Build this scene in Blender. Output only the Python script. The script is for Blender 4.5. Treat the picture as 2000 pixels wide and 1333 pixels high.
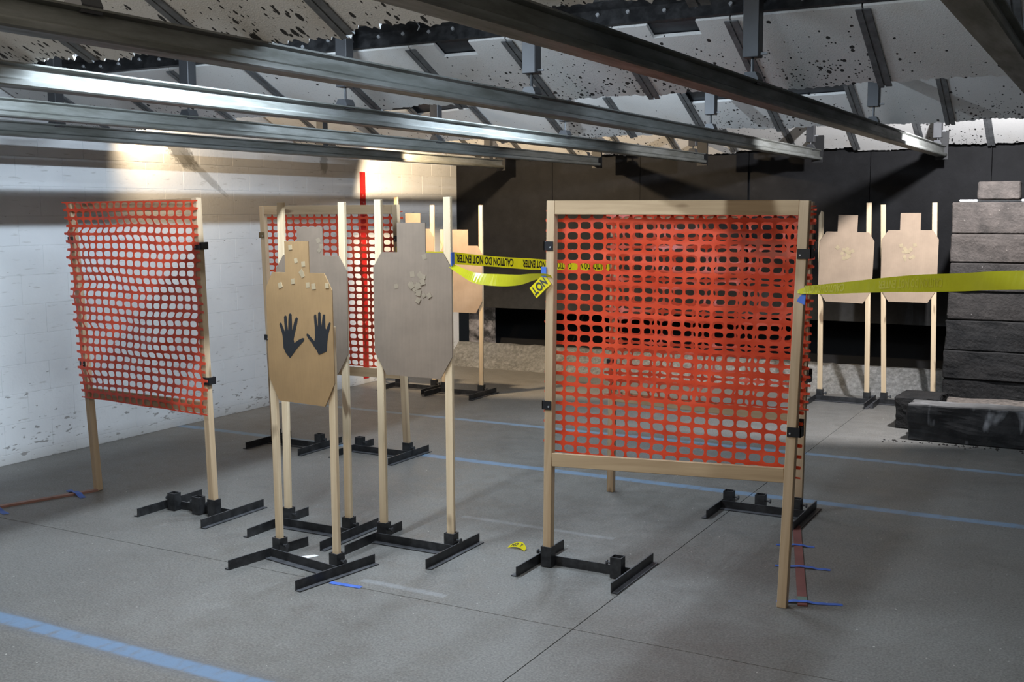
import bpy, bmesh, math, random
from mathutils import Vector, Matrix, noise
import numpy as np
R = math.radians
for o in list(bpy.data.objects): bpy.data.objects.remove(o)
scene = bpy.context.scene
COL = scene.collection

# ------------------------------------------------------------------ camera
cam_data = bpy.data.cameras.new('camera'); cam = bpy.data.objects.new('camera', cam_data); COL.objects.link(cam)
cam_data.sensor_width = 36.0; cam_data.lens = 36.0 * 2167.18 / 2000.0
cam_data.clip_start = 0.05; cam_data.clip_end = 100
FW = Vector((-0.4800, 0.8697, -0.1150)); RT = Vector((0.8756, 0.4830, -0.0047))
FW.normalize(); RT = (RT - FW * RT.dot(FW)).normalized(); UP = RT.cross(FW)
cam.matrix_world = Matrix(((RT.x, UP.x, -FW.x, 0), (RT.y, UP.y, -FW.y, 0), (RT.z, UP.z, -FW.z, 1.65), (0, 0, 0, 1)))
scene.camera = cam

# ------------------------------------------------------------------ world and exposure
w = bpy.data.worlds.new('world'); scene.world = w; w.use_nodes = True
w.node_tree.nodes['Background'].inputs[0].default_value = (0.5, 0.55, 0.6, 1)
w.node_tree.nodes['Background'].inputs[1].default_value = 0.02
vs = scene.view_settings
vs.view_transform = 'Standard'; vs.look = 'None'; vs.gamma = 1; vs.use_curve_mapping = False
vs.exposure = -0.10
cy = scene.cycles
cy.max_bounces = 4; cy.diffuse_bounces = 3; cy.glossy_bounces = 2; cy.transmission_bounces = 2; cy.transparent_max_bounces = 4
cy.caustics_reflective = False; cy.caustics_refractive = False; cy.sample_clamp_indirect = 6.0; cy.adaptive_threshold = 0.05

# ------------------------------------------------------------------ lamps (bare lamps hung in the bays between the ceiling baffles)
COOL = (0.72, 0.86, 1.0); WARM = (1.0, 0.76, 0.48); NEUT = (1.0, 0.90, 0.76)
def lamp(name, loc, power, col, rad=0.03):
    l = bpy.data.lights.new(name, 'POINT'); l.energy = power; l.color = col; l.shadow_soft_size = rad
    o = bpy.data.objects.new(name, l); COL.objects.link(o); o.location = loc
    return o
def tube(name, loc, power, col, sx, sy, rot=(0, 0, 0)):
    l = bpy.data.lights.new(name, 'AREA'); l.shape = 'RECTANGLE'; l.size = sx; l.size_y = sy; l.energy = power; l.color = col
    o = bpy.data.objects.new(name, l); COL.objects.link(o); o.location = loc; o.rotation_euler = rot
    return o
def strip(x, y0, y1, z, power, col):
    """a fluorescent batten running downrange: three narrow emitting faces, nothing upwards"""
    for a, k in ((-62, .75), (0, .85), (62, 1.4)): tube('batten_lamp', (x, (y0 + y1) / 2, z), power * k / 3, col, 0.028, y1 - y0, (0, R(a), 0))
tube('uprange_lamp', (-2.4, 0.75, 2.62), 42, NEUT, 2.2, 0.4, (R(40), 0, 0))
tube('uprange_lamp', (0.9, 0.75, 2.62), 15, NEUT, 2.2, 0.4, (R(40), 0, 0))
strip(-3.18, 2.85, 4.05, 2.49, 130, COOL)
strip(-1.43, 2.85, 4.05, 2.49, 34, COOL)
strip(-3.20, 5.45, 6.75, 2.49, 80, COOL)
strip(-1.43, 5.45, 6.75, 2.49, 14, COOL)
def flood(loc, aim, power, col, angle=120, rad=0.03, blend=0.25):
    """floodlight behind a baffle, aimed downrange"""
    l = bpy.data.lights.new('floodlight', 'SPOT'); l.energy = power; l.color = col; l.shadow_soft_size = rad; l.spot_size = R(angle); l.spot_blend = blend
    o = bpy.data.objects.new('floodlight', l); COL.objects.link(o); o.location = loc
    o.rotation_euler = Vector(aim).to_track_quat('-Z', 'Y').to_euler()
flood((-6.13, 5.70, 2.46), (-.10, 1, -.30), 95, WARM, 165, .03, 1.0)
flood((-5.25, 8.12, 2.42), (-.10, 1, -.48), 330, WARM, 118)
flood((-3.00, 5.55, 2.40), (.05, 1, -.16), 90, COOL, 110)
flood((-0.92, 8.15, 2.42), (-.55, 1, -.55), 420, (0.95, 0.96, 1.0), 130, .04)

# ------------------------------------------------------------------ material helpers
def mat(name):
    m = bpy.data.materials.new(name); m.use_nodes = True
    nt = m.node_tree; b = nt.nodes['Principled BSDF']
    return m, nt, b
def N(nt, typ, **kw):
    n = nt.nodes.new(typ)
    for k, v in kw.items():
        if k.startswith('i_'):
            key = k[2:]; key = int(key) if key.isdigit() else key
            n.inputs[key].default_value = v
        else: setattr(n, k, v)
    return n
def L(nt, a, b): nt.links.new(a, b)
def coord(nt, scale=(1, 1, 1), kind='Object', rot=(0, 0, 0), rnd=0.0):
    t = N(nt, 'ShaderNodeNewGeometry' if kind == 'Position' else 'ShaderNodeTexCoord'); mp = N(nt, 'ShaderNodeMapping')
    mp.inputs['Scale'].default_value = scale; mp.inputs['Rotation'].default_value = rot
    out = t.outputs[kind]
    if rnd:
        oi = N(nt, 'ShaderNodeObjectInfo'); ml = N(nt, 'ShaderNodeMath', operation='MULTIPLY', i_1=rnd); L(nt, oi.outputs['Random'], ml.inputs[0])
        ad = N(nt, 'ShaderNodeVectorMath', operation='ADD'); L(nt, out, ad.inputs[0]); L(nt, ml.outputs[0], ad.inputs[1]); out = ad.outputs[0]
    L(nt, out, mp.inputs[0])
    return mp.outputs[0]
def noise_n(nt, vec, scale, detail=4, rough=0.55, dist=0.0):
    n = N(nt, 'ShaderNodeTexNoise'); n.inputs['Scale'].default_value = scale; n.inputs['Detail'].default_value = detail
    n.inputs['Roughness'].default_value = rough; n.inputs['Distortion'].default_value = dist
    L(nt, vec, n.inputs['Vector']); return n.outputs['Fac']
def ramp(nt, fac, stops):
    r = N(nt, 'ShaderNodeValToRGB'); e = r.color_ramp.elements
    while len(e) < len(stops): e.new(0.5)
    for i, (p, c) in enumerate(stops):
        e[i].position = p; e[i].color = (c, c, c, 1) if not isinstance(c, tuple) else (*c, 1)
    L(nt, fac, r.inputs[0]); return r.outputs[0]
def mix(nt, fac, a, b, mode='MIX'):
    m = N(nt, 'ShaderNodeMix', data_type='RGBA', blend_type=mode)
    for inp, v in ((m.inputs[0], fac), (m.inputs[6], a), (m.inputs[7], b)):
        if isinstance(v, (int, float)): inp.default_value = v
        elif isinstance(v, tuple): inp.default_value = (*v, 1)
        else: L(nt, v, inp)
    return m.outputs[2]
def math_n(nt, op, a, b=0.0, c=0.0, clamp=False):
    m = N(nt, 'ShaderNodeMath', operation=op, use_clamp=clamp)
    for i, v in enumerate((a, b, c)):
        if isinstance(v, (int, float)): m.inputs[i].default_value = v
        else: L(nt, v, m.inputs[i])
    return m.outputs[0]
def bump(nt, b, h, strength=0.3, dist=0.01):
    n = N(nt, 'ShaderNodeBump'); n.inputs['Strength'].default_value = strength; n.inputs['Distance'].default_value = dist
    L(nt, h, n.inputs['Height']); L(nt, n.outputs[0], b.inputs['Normal'])
def plain(name, col, rough=0.6, metal=0.0, var=0.15, scale=12.0, bmp=0.0):
    m, nt, b = mat(name)
    v = coord(nt); f = noise_n(nt, v, scale)
    lo = tuple(max(0, c * (1 - var)) for c in col); hi = tuple(min(1, c * (1 + var)) for c in col)
    L(nt, ramp(nt, f, [(0.3, lo), (0.7, hi)]), b.inputs['Base Color'])
    b.inputs['Roughness'].default_value = rough; b.inputs['Metallic'].default_value = metal
    if bmp: bump(nt, b, f, bmp)
    return m

M = {}; WX0 = -6.42
def make_materials():
    # --- painted block wall, chipped by ricochets
    m, nt, b = mat('painted_block'); v = coord(nt, kind='Position')
    base = ramp(nt, noise_n(nt, v, 2.2, 5), [(0.3, (0.68, 0.69, 0.71)), (0.7, (0.78, 0.79, 0.80))])
    sep = N(nt, 'ShaderNodeSeparateXYZ'); L(nt, v, sep.inputs[0]); zz = sep.outputs[2]
    low = math_n(nt, 'SUBTRACT', 1.0, math_n(nt, 'MULTIPLY', zz, 1.3), clamp=True)          # more chips near the floor
    v2 = coord(nt, (1, 1.0, 3.2), kind='Position'); chips = noise_n(nt, v2, 13, 3, 0.5)
    th = math_n(nt, 'SUBTRACT', 0.735, math_n(nt, 'MULTIPLY', low, 0.125))
    cm = math_n(nt, 'MULTIPLY', math_n(nt, 'SUBTRACT', chips, th), 30.0, clamp=True)
    c1 = mix(nt, math_n(nt, 'MULTIPLY', cm, 0.75), base, (0.20, 0.19, 0.18))
    v3 = coord(nt, (1, 0.5, 3.6), kind='Position'); streak = noise_n(nt, v3, 15, 3, 0.55)
    sm = math_n(nt, 'MULTIPLY', math_n(nt, 'SUBTRACT', streak, 0.63), 9.0, clamp=True)
    c2 = mix(nt, math_n(nt, 'MULTIPLY', sm, 0.5), c1, (0.36, 0.35, 0.33))
    dirt = math_n(nt, 'MULTIPLY', math_n(nt, 'SUBTRACT', 0.12, zz), 7.0, clamp=True)
    c3 = mix(nt, math_n(nt, 'MULTIPLY', dirt, 0.6), c2, (0.33, 0.30, 0.26))
    for (cy_, cz_, ly, lz, an, am) in ((6.36, 2.12, .17, .075, -36, .75), (6.60, 1.96, .26, .03, -34, .45), (8.11, 2.10, .05, .09, 0, .55)):
        mp = N(nt, 'ShaderNodeMapping', vector_type='TEXTURE'); mp.inputs['Location'].default_value = (WX0, cy_, cz_); mp.inputs['Rotation'].default_value = (R(an), 0, 0); mp.inputs['Scale'].default_value = (1, ly, lz)
        L(nt, v, mp.inputs[0]); ln = N(nt, 'ShaderNodeVectorMath', operation='LENGTH'); L(nt, mp.outputs[0], ln.inputs[0])
        nn_ = noise_n(nt, mp.outputs[0], 3.2, 5, 0.7)
        k = math_n(nt, 'MULTIPLY', math_n(nt, 'SUBTRACT', math_n(nt, 'ADD', nn_, .12), math_n(nt, 'MULTIPLY', ln.outputs['Value'], .5)), 5.0, clamp=True)
        c3 = mix(nt, math_n(nt, 'MULTIPLY', k, am), c3, (0.10, 0.095, 0.08))
    L(nt, c3, b.inputs['Base Color']); b.inputs['Roughness'].default_value = 0.55
    h = math_n(nt, 'SUBTRACT', noise_n(nt, v, 45, 4), math_n(nt, 'MULTIPLY', cm, 0.8)); bump(nt, b, h, 0.35, 0.004)
    M['block'] = m
    M['mortar'] = plain('painted_mortar', (0.66, 0.66, 0.67), 0.8)
    # --- concrete floor with worn blue stripes
    m, nt, b = mat('concrete_floor'); v = coord(nt)
    n1 = noise_n(nt, v, 0.9, 6, 0.6); n2 = noise_n(nt, v, 7, 6, 0.65); n3 = noise_n(nt, v, 60, 3, 0.6)
    base = ramp(nt, n1, [(0.3, (0.135, 0.137, 0.138)), (0.55, (0.175, 0.174, 0.17)), (0.75, (0.20, 0.19, 0.175))])
    c = mix(nt, 0.5, base, ramp(nt, n2, [(0.25, 0.10), (0.5, 0.185), (0.8, 0.26)]))
    c = mix(nt, 0.25, c, ramp(nt, n3, [(0.3, 0.08), (0.7, 0.30)]))
    v4 = coord(nt, (1.0, 0.22, 1), rot=(0, 0, R(12))); sc = noise_n(nt, v4, 26, 5, 0.7)
    c = mix(nt, math_n(nt, 'MULTIPLY', math_n(nt, 'MULTIPLY', math_n(nt, 'SUBTRACT', sc, 0.62), 9.0, clamp=True), 0.35), c, (0.45, 0.45, 0.44))
    v5 = coord(nt, (1.0, 1.0, 1)); sp = noise_n(nt, v5, 38, 1, 0.4)
    c = mix(nt, math_n(nt, 'MULTIPLY', math_n(nt, 'MULTIPLY', math_n(nt, 'SUBTRACT', sp, 0.76), 30.0, clamp=True), 0.7), c, (0.06, 0.06, 0.06))
    pt = noise_n(nt, v, 1.7, 5, 0.65, 0.5); c = mix(nt, math_n(nt, 'MULTIPLY', math_n(nt, 'MULTIPLY', math_n(nt, 'SUBTRACT', pt, 0.52), 5.0, clamp=True), 0.38), c, (0.085, 0.075, 0.06))
    gr = noise_n(nt, v, 110, 2, 0.6); c = mix(nt, 0.35, c, ramp(nt, gr, [(0.35, 0.05), (0.65, 0.28)]))
    ws = noise_n(nt, v, 52, 1, 0.4); c = mix(nt, math_n(nt, 'MULTIPLY', math_n(nt, 'SUBTRACT', ws, 0.775), 30.0, clamp=True), c, (0.55, 0.55, 0.54))
    sep = N(nt, 'ShaderNodeSeparateXYZ'); L(nt, v, sep.inputs[0]); Y = sep.outputs[1]; X = sep.outputs[0]
    wob = math_n(nt, 'MULTIPLY', math_n(nt, 'SUBTRACT', noise_n(nt, v, 5, 3), 0.5), 0.02)
    Yw = math_n(nt, 'ADD', Y, wob)
    wear = ramp(nt, noise_n(nt, coord(nt, (1, .35, 1)), 16, 6, 0.7), [(0.30, 0.25), (0.5, 0.95)])
    def stripe(y0, hw, soft, col, amt, cin, x0=None, x1=None):
        d = math_n(nt, 'ABSOLUTE', math_n(nt, 'SUBTRACT', Yw, y0))
        k = math_n(nt, 'MULTIPLY', math_n(nt, 'SUBTRACT', hw, d), 1.0 / soft, clamp=True)
        k = math_n(nt, 'MULTIPLY', k, wear); k = math_n(nt, 'MULTIPLY', k, amt)
        if x0 is not None:
            k = math_n(nt, 'MULTIPLY', k, math_n(nt, 'GREATER_THAN', X, x0)); k = math_n(nt, 'MULTIPLY', k, math_n(nt, 'LESS_THAN', X, x1))
        return mix(nt, k, cin, col)
    c = mix(nt, 1.0, c, (1.0, 0.955, 0.885), 'MULTIPLY')
    c = stripe(2.845, 0.10, 0.07, (0.10, 0.12, 0.16), 0.45, c)
    c = stripe(2.845, 0.052, 0.02, (0.16, 0.255, 0.39), 0.85, c)
    c = stripe(6.25, 0.05, 0.02, (0.18, 0.28, 0.41), 0.85, c)
    c = stripe(7.50, 0.045, 0.02, (0.22, 0.32, 0.44), 0.8, c)
    c = stripe(5.05, 0.03, 0.02, (0.36, 0.37, 0.38), 0.35, c, -3.1, -2.2)
    c = stripe(3.93, 0.03, 0.02, (0.36, 0.38, 0.40), 0.35, c, -2.95, -2.5)
    L(nt, c, b.inputs['Base Color'])
    L(nt, ramp(nt, n2, [(0.3, 0.42), (0.7, 0.62)]), b.inputs['Roughness'])
    bump(nt, b, math_n(nt, 'ADD', n3, math_n(nt, 'MULTIPLY', n2, 0.6)), 0.18, 0.004)
    M['floor'] = m
    M['joint'] = plain('joint_dirt', (0.05, 0.05, 0.05), 0.9)
    # --- wood: pale pine with grain along local/object Z or X
    def wood(name, dark, light, axis):
        m, nt, b = mat(name)
        sc = {'x': (1.2, 22, 22), 'z': (22, 22, 1.2)}[axis]
        v = coord(nt, sc, rnd=7.0); g = noise_n(nt, v, 1.0, 5, 0.6, 0.6)
        c = ramp(nt, g, [(0.28, dark), (0.5, tuple((a + d) / 2 for a, d in zip(dark, light))), (0.72, light)])
        kv = coord(nt, {'x': (5, 16, 16), 'z': (16, 16, 5)}[axis], rnd=5.0); kn = noise_n(nt, kv, 1.0, 1, 0.3)
        kk = math_n(nt, 'MULTIPLY', math_n(nt, 'SUBTRACT', kn, 0.70), 14.0, clamp=True)
        c = mix(nt, math_n(nt, 'MULTIPLY', kk, 0.8), c, (0.16, 0.085, 0.04))
        L(nt, c, b.inputs['Base Color']); b.inputs['Roughness'].default_value = 0.6
        bump(nt, b, g, 0.15, 0.002); return m
    M['woodz'] = wood('pine_upright', (0.40, 0.265, 0.145), (0.59, 0.435, 0.28), 'z')
    M['woodx'] = wood('pine_bar', (0.33, 0.215, 0.115), (0.51, 0.36, 0.21), 'x')
    M['wood_old'] = wood('weathered_pine', (0.36, 0.25, 0.15), (0.56, 0.41, 0.25), 'z')
    M['stick'] = wood('furring_strip', (0.58, 0.42, 0.25), (0.78, 0.62, 0.42), 'z')
    # --- cardboard
    def card(name, col):
        m, nt, b = mat(name); v = coord(nt)
        wv = N(nt, 'ShaderNodeTexWave', bands_direction='X'); wv.inputs['Scale'].default_value = 38; wv.inputs['Distortion'].default_value = 0.6
        L(nt, v, wv.inputs[0])
        f = math_n(nt, 'ADD', math_n(nt, 'MULTIPLY', wv.outputs['Fac'], 0.12), noise_n(nt, v, 6, 5, 0.6))
        lo = tuple(c * 0.86 for c in col); hi = tuple(c * 1.1 for c in col)
        L(nt, ramp(nt, f, [(0.35, lo), (0.75, hi)]), b.inputs['Base Color']); b.inputs['Roughness'].default_value = 0.8
        bump(nt, b, wv.outputs['Fac'], 0.05, 0.001); return m
    M['card'] = card('brown_cardboard', (0.325, 0.198, 0.088))
    M['card_grey'] = card('grey_brown_cardboard', (0.212, 0.157, 0.114))
    M['card_pale'] = card('pale_cardboard', (0.37, 0.270, 0.190))
    M['paster'] = plain('paster_tape', (0.40, 0.31, 0.19), 0.6)
    M['paster_dim'] = plain('paster_tape_dull', (0.25, 0.195, 0.135), 0.6)
    M['spray'] = plain('black_spray_paint', (0.012, 0.013, 0.016), 0.7)
    # --- steel
    m, nt, b = mat('black_steel'); v = coord(nt, rnd=3.0); f = noise_n(nt, v, 18, 5, 0.65)
    ge = N(nt, 'ShaderNodeNewGeometry'); sn = N(nt, 'ShaderNodeSeparateXYZ'); L(nt, ge.outputs['Normal'], sn.inputs[0])
    dus = math_n(nt, 'MULTIPLY', math_n(nt, 'GREATER_THAN', sn.outputs[2], 0.9), math_n(nt, 'MULTIPLY', f, 1.1), clamp=True)       # flat tops painted paler for the light they reflect
    L(nt, mix(nt, dus, ramp(nt, f, [(0.4, (0.010, 0.010, 0.011)), (0.72, (0.04, 0.04, 0.042))]), (0.13, 0.13, 0.14)), b.inputs['Base Color'])
    b.inputs['Roughness'].default_value = 0.45; bump(nt, b, f, 0.1, 0.002); M['steel'] = m
    M['bracket'] = plain('black_bracket', (0.012, 0.012, 0.014), 0.4)
    M['bracket_brass'] = plain('weathered_bracket', (0.16, 0.11, 0.05), 0.45, 0.3)
    M['bolt'] = plain('bolt_metal', (0.55, 0.56, 0.58), 0.4, 0.6)
    m, nt, b = mat('galvanised_track'); v = coord(nt, (6, 0.8, 6), rnd=9.0); f = noise_n(nt, v, 3.0, 6, 0.65)
    L(nt, ramp(nt, f, [(0.35, (0.09, 0.092, 0.080)), (0.6, (0.17, 0.175, 0.165)), (0.8, (0.26, 0.265, 0.265))]), b.inputs['Base Color'])
    L(nt, ramp(nt, f, [(0.3, 0.6), (0.7, 0.46)]), b.inputs['Roughness']); b.inputs['Metallic'].default_value = 0.3
    bump(nt, b, f, 0.06, 0.003); M['track'] = m
    M['hanger'] = plain('dark_hanger_steel', (0.045, 0.046, 0.05), 0.5, 0.2)
    m, nt, b = mat('baffle_plate'); v = coord(nt); f = noise_n(nt, v, 4, 6, 0.6)
    L(nt, ramp(nt, f, [(0.35, (0.018, 0.02, 0.024)), (0.75, (0.07, 0.075, 0.085))]), b.inputs['Base Color'])
    b.inputs['Roughness'].default_value = 0.38; b.inputs['Metallic'].default_value = 0.5; M['plate'] = m
    M['batten'] = plain('batten_steel', (0.13, 0.135, 0.14), 0.55, 0.3, 0.35, 20, 0.2)
    # --- baffle tile: white board peppered with bullet strikes, denser towards the lower edge (local Y runs down the slope)
    def tile(name, dens, stretch, col):
        m, nt, b = mat(name); v = coord(nt); vr = coord(nt, rnd=11.0)
        sep = N(nt, 'ShaderNodeSeparateXYZ'); L(nt, v, sep.inputs[0]); s = sep.outputs[1]
        base = ramp(nt, noise_n(nt, vr, 3, 5), [(0.3, tuple(c * 0.93 for c in col)), (0.7, col)])
        t = N(nt, 'ShaderNodeTexCoord'); mp = N(nt, 'ShaderNodeMapping'); mp.inputs['Scale'].default_value = (1, stretch, 1)
        oi = N(nt, 'ShaderNodeObjectInfo'); ml = math_n(nt, 'MULTIPLY', oi.outputs['Random'], 13.0)
        ad = N(nt, 'ShaderNodeVectorMath', operation='ADD'); L(nt, t.outputs['Object'], ad.inputs[0]); L(nt, ml, ad.inputs[1]); L(nt, ad.outputs[0], mp.inputs[0])
        out = None
        for sc, rad in ((36, 0.30), (70, 0.28)):
            vo = N(nt, 'ShaderNodeTexVoronoi', feature='F1'); vo.inputs['Scale'].default_value = sc; L(nt, mp.outputs[0], vo.inputs['Vector'])
            wh = N(nt, 'ShaderNodeSeparateColor'); L(nt, vo.outputs['Color'], wh.inputs[0])
            dn = math_n(nt, 'MULTIPLY', math_n(nt, 'POWER', math_n(nt, 'MULTIPLY', s, 1.55, clamp=True), 1.7), dens)
            on = math_n(nt, 'LESS_THAN', wh.outputs[0], dn)
            rr = math_n(nt, 'MULTIPLY', math_n(nt, 'ADD', wh.outputs[1], 0.35), rad)
            dd = math_n(nt, 'ADD', vo.outputs['Distance'], math_n(nt, 'MULTIPLY', math_n(nt, 'SUBTRACT', noise_n(nt, mp.outputs[0], 60, 2), 0.5), 0.25))
            k = math_n(nt, 'MULTIPLY', math_n(nt, 'LESS_THAN', dd, rr), on)
            out = k if out is None else math_n(nt, 'MAXIMUM', out, k)
        fine = noise_n(nt, vr, 190, 1); fk = math_n(nt, 'MULTIPLY', math_n(nt, 'GREATER_THAN', fine, 0.69), 0.45)
        c = mix(nt, fk, base, (0.25, 0.24, 0.23))
        stain = noise_n(nt, vr, 3.3, 2); c = mix(nt, math_n(nt, 'MULTIPLY', math_n(nt, 'MULTIPLY', math_n(nt, 'SUBTRACT', stain, 0.60), 6.0, clamp=True), 0.22), c, (0.42, 0.33, 0.22))
        c = mix(nt, out, c, (0.025, 0.024, 0.023))
        L(nt, c, b.inputs['Base Color']); b.inputs['Roughness'].default_value = 0.8
        bump(nt, b, math_n(nt, 'SUBTRACT', math_n(nt, 'MULTIPLY', fine, 0.3), out), 0.5, 0.006); return m
    M['tile_torn'] = tile('tile_torn', 0.95, 0.45, (0.66, 0.655, 0.64))
    M['tile'] = tile('tile_peppered', 0.85, 0.75, (0.66, 0.65, 0.635))
    M['tile_new'] = tile('tile_light', 0.12, 0.9, (0.72, 0.71, 0.69))
    # --- orange mesh
    m, nt, b = mat('orange_mesh'); v = coord(nt); f = noise_n(nt, v, 9, 4)
    col = ramp(nt, f, [(0.3, (0.74, 0.070, 0.025)), (0.7, (0.88, 0.115, 0.045))]); L(nt, col, b.inputs['Base Color'])
    b.inputs['Roughness'].default_value = 0.36
    tr = N(nt, 'ShaderNodeBsdfTranslucent'); L(nt, col, tr.inputs[0]); mx = N(nt, 'ShaderNodeMixShader'); mx.inputs[0].default_value = 0.30
    L(nt, b.outputs[0], mx.inputs[1]); L(nt, tr.outputs[0], mx.inputs[2]); L(nt, mx.outputs[0], nt.nodes['Material Output'].inputs[0]); M['net'] = m
    # --- tapes
    def film(name, col, tl=0.3, rough=0.25):
        m, nt, b = mat(name); b.inputs['Base Color'].default_value = (*col, 1); b.inputs['Roughness'].default_value = rough
        v = coord(nt); f = noise_n(nt, v, 22, 3); bump(nt, b, f, 0.25, 0.004)
        cc = ramp(nt, f, [(0.2, tuple(c * 0.88 for c in col)), (0.8, col)]); L(nt, cc, b.inputs['Base Color'])
        tr = N(nt, 'ShaderNodeBsdfTranslucent'); L(nt, cc, tr.inputs[0]); mx = N(nt, 'ShaderNodeMixShader'); mx.inputs[0].default_value = tl
        L(nt, b.outputs[0], mx.inputs[1]); L(nt, tr.outputs[0], mx.inputs[2]); L(nt, mx.outputs[0], nt.nodes['Material Output'].inputs[0]); return m
    M['yellow'] = film('caution_yellow', (0.95, 0.80, 0.02), 0.42); M['yellow_back'] = film('caution_yellow_back', (0.66, 0.62, 0.03), 0.35, 0.2)
    M['ink'] = plain('caution_ink', (0.012, 0.012, 0.012), 0.5); M['ink_faint'] = plain('ink_showing_through', (0.50, 0.44, 0.03), 0.3)
    M['blue'] = plain('painters_tape', (0.06, 0.14, 0.50), 0.6)
    M['redstrip'] = plain('red_fault_strip', (0.20, 0.07, 0.06), 0.6, 0, 0.25, 5)
    M['redstrip2'] = plain('brown_fault_strip', (0.30, 0.15, 0.11), 0.6, 0, 0.25, 5)
    m, nt, b = mat('red_wall_paint'); v = coord(nt); f = noise_n(nt, v, 26, 4, 0.6)
    L(nt, ramp(nt, f, [(0.30, (0.55, 0.45, 0.42)), (0.36, (0.52, 0.020, 0.018)), (0.7, (0.44, 0.014, 0.014))]), b.inputs['Base Color']); b.inputs['Roughness'].default_value = 0.5; M['red'] = m
    M['grey_green'] = plain('green_tape', (0.13, 0.19, 0.15), 0.6)
    M['paper'] = plain('white_paper', (0.8, 0.8, 0.8), 0.7)
    M['ply'] = plain('brown_plywood', (0.30, 0.15, 0.05), 0.6, 0, 0.2, 4)
    M['ceil'] = plain('dark_ceiling', (0.10, 0.11, 0.12), 0.8)
    # --- back wall and trap
    m, nt, b = mat('dark_rubber_sheet'); v = coord(nt); f = noise_n(nt, v, 5, 8, 0.7); g = noise_n(nt, v, 70, 3)
    sep = N(nt, 'ShaderNodeSeparateXYZ'); L(nt, v, sep.inputs[0])
    c = ramp(nt, f, [(0.3, (0.0065, 0.0065, 0.0072)), (0.6, (0.012, 0.012, 0.0132)), (0.8, (0.024, 0.024, 0.0258))])
    dust = math_n(nt, 'MULTIPLY', math_n(nt, 'SUBTRACT', 1.05, sep.outputs[2]), 1.6, clamp=True)
    c = mix(nt, math_n(nt, 'MULTIPLY', math_n(nt, 'MULTIPLY', dust, f), 0.55), c, (0.10, 0.097, 0.088))     # grey dust thrown up from the trap
    L(nt, c, b.inputs['Base Color']); b.inputs['Roughness'].default_value = 0.7; b.inputs['Specular IOR Level'].default_value = 0.18
    bump(nt, b, math_n(nt, 'ADD', g, f), 0.25, 0.004); M['rubber'] = m
    m, nt, b = mat('granulate'); v = coord(nt); f = noise_n(nt, v, 26, 6, 0.75); g = noise_n(nt, v, 4, 3)
    c = ramp(nt, f, [(0.3, (0.07, 0.068, 0.06)), (0.5, (0.22, 0.215, 0.20)), (0.7, (0.42, 0.41, 0.39))])
    c = mix(nt, 0.3, c, ramp(nt, g, [(0.3, 0.12), (0.7, 0.36)])); L(nt, c, b.inputs['Base Color']); b.inputs['Roughness'].default_value = 0.9
    bump(nt, b, f, 0.9, 0.02); M['berm'] = m
    M['void'] = plain('trap_black', (0.006, 0.006, 0.007), 0.6)
    m, nt, b = mat('lead_smeared_plate'); v = coord(nt); f = noise_n(nt, v, 6, 6, 0.7)
    L(nt, ramp(nt, f, [(0.42, (0.02, 0.02, 0.022)), (0.62, (0.30, 0.29, 0.31))]), b.inputs['Base Color']); b.inputs['Roughness'].default_value = 0.5; M['smear'] = m
    # --- foam / rubber blocks, with separate lit and shaded tones for the stack
    def blockm(name, lo, hi, speck):
        m, nt, b = mat(name); v = coord(nt, rnd=4.0); f = noise_n(nt, v, 9, 7, 0.7); g = noise_n(nt, v, 48, 2)
        c = ramp(nt, f, [(0.3, lo), (0.7, hi)])
        c = mix(nt, math_n(nt, 'MULTIPLY', math_n(nt, 'SUBTRACT', g, 0.72), 12.0, clamp=True), c, speck)
        L(nt, c, b.inputs['Base Color']); b.inputs['Roughness'].default_value = 0.85; b.inputs['Specular IOR Level'].default_value = 0.25; bump(nt, b, math_n(nt, 'ADD', f, g), 0.6, 0.012); return m
    M['foam'] = blockm('lit_granule_block', (0.035, 0.030, 0.027), (0.085, 0.071, 0.063), (0.26, 0.23, 0.20))
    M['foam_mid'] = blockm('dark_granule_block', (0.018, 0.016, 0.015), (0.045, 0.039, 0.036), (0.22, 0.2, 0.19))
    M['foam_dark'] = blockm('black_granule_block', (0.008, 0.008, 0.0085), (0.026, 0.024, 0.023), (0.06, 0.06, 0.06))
    m, nt, b = mat('stained_black_block'); v = coord(nt); f = noise_n(nt, v, 9, 7, 0.7)
    st = noise_n(nt, coord(nt, (5.5, 5.5, 2.2)), 1.15, 3, 0.55, 0.4)
    c = mix(nt, math_n(nt, 'MULTIPLY', math_n(nt, 'SUBTRACT', st, 0.57), 7.0, clamp=True), ramp(nt, f, [(0.3, (0.010, 0.010, 0.011)), (0.7, (0.035, 0.034, 0.034))]), (0.26, 0.26, 0.27))
    ge = N(nt, 'ShaderNodeNewGeometry'); sn = N(nt, 'ShaderNodeSeparateXYZ'); L(nt, ge.outputs['Normal'], sn.inputs[0])
    c = mix(nt, math_n(nt, 'MULTIPLY', math_n(nt, 'GREATER_THAN', sn.outputs[2], 0.8), math_n(nt, 'ADD', f, .15), clamp=True), c, (0.17, 0.165, 0.16))       # grey dust lying on top
    L(nt, c, b.inputs['Base Color']); b.inputs['Roughness'].default_value = 0.7; b.inputs['Specular IOR Level'].default_value = 0.2; bump(nt, b, f, 0.6, 0.012); M['log'] = m
    M['debris'] = plain('debris_wood', (0.12, 0.10, 0.085), 0.85, 0, 0.6, 30, 0.6)
make_materials()

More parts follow.
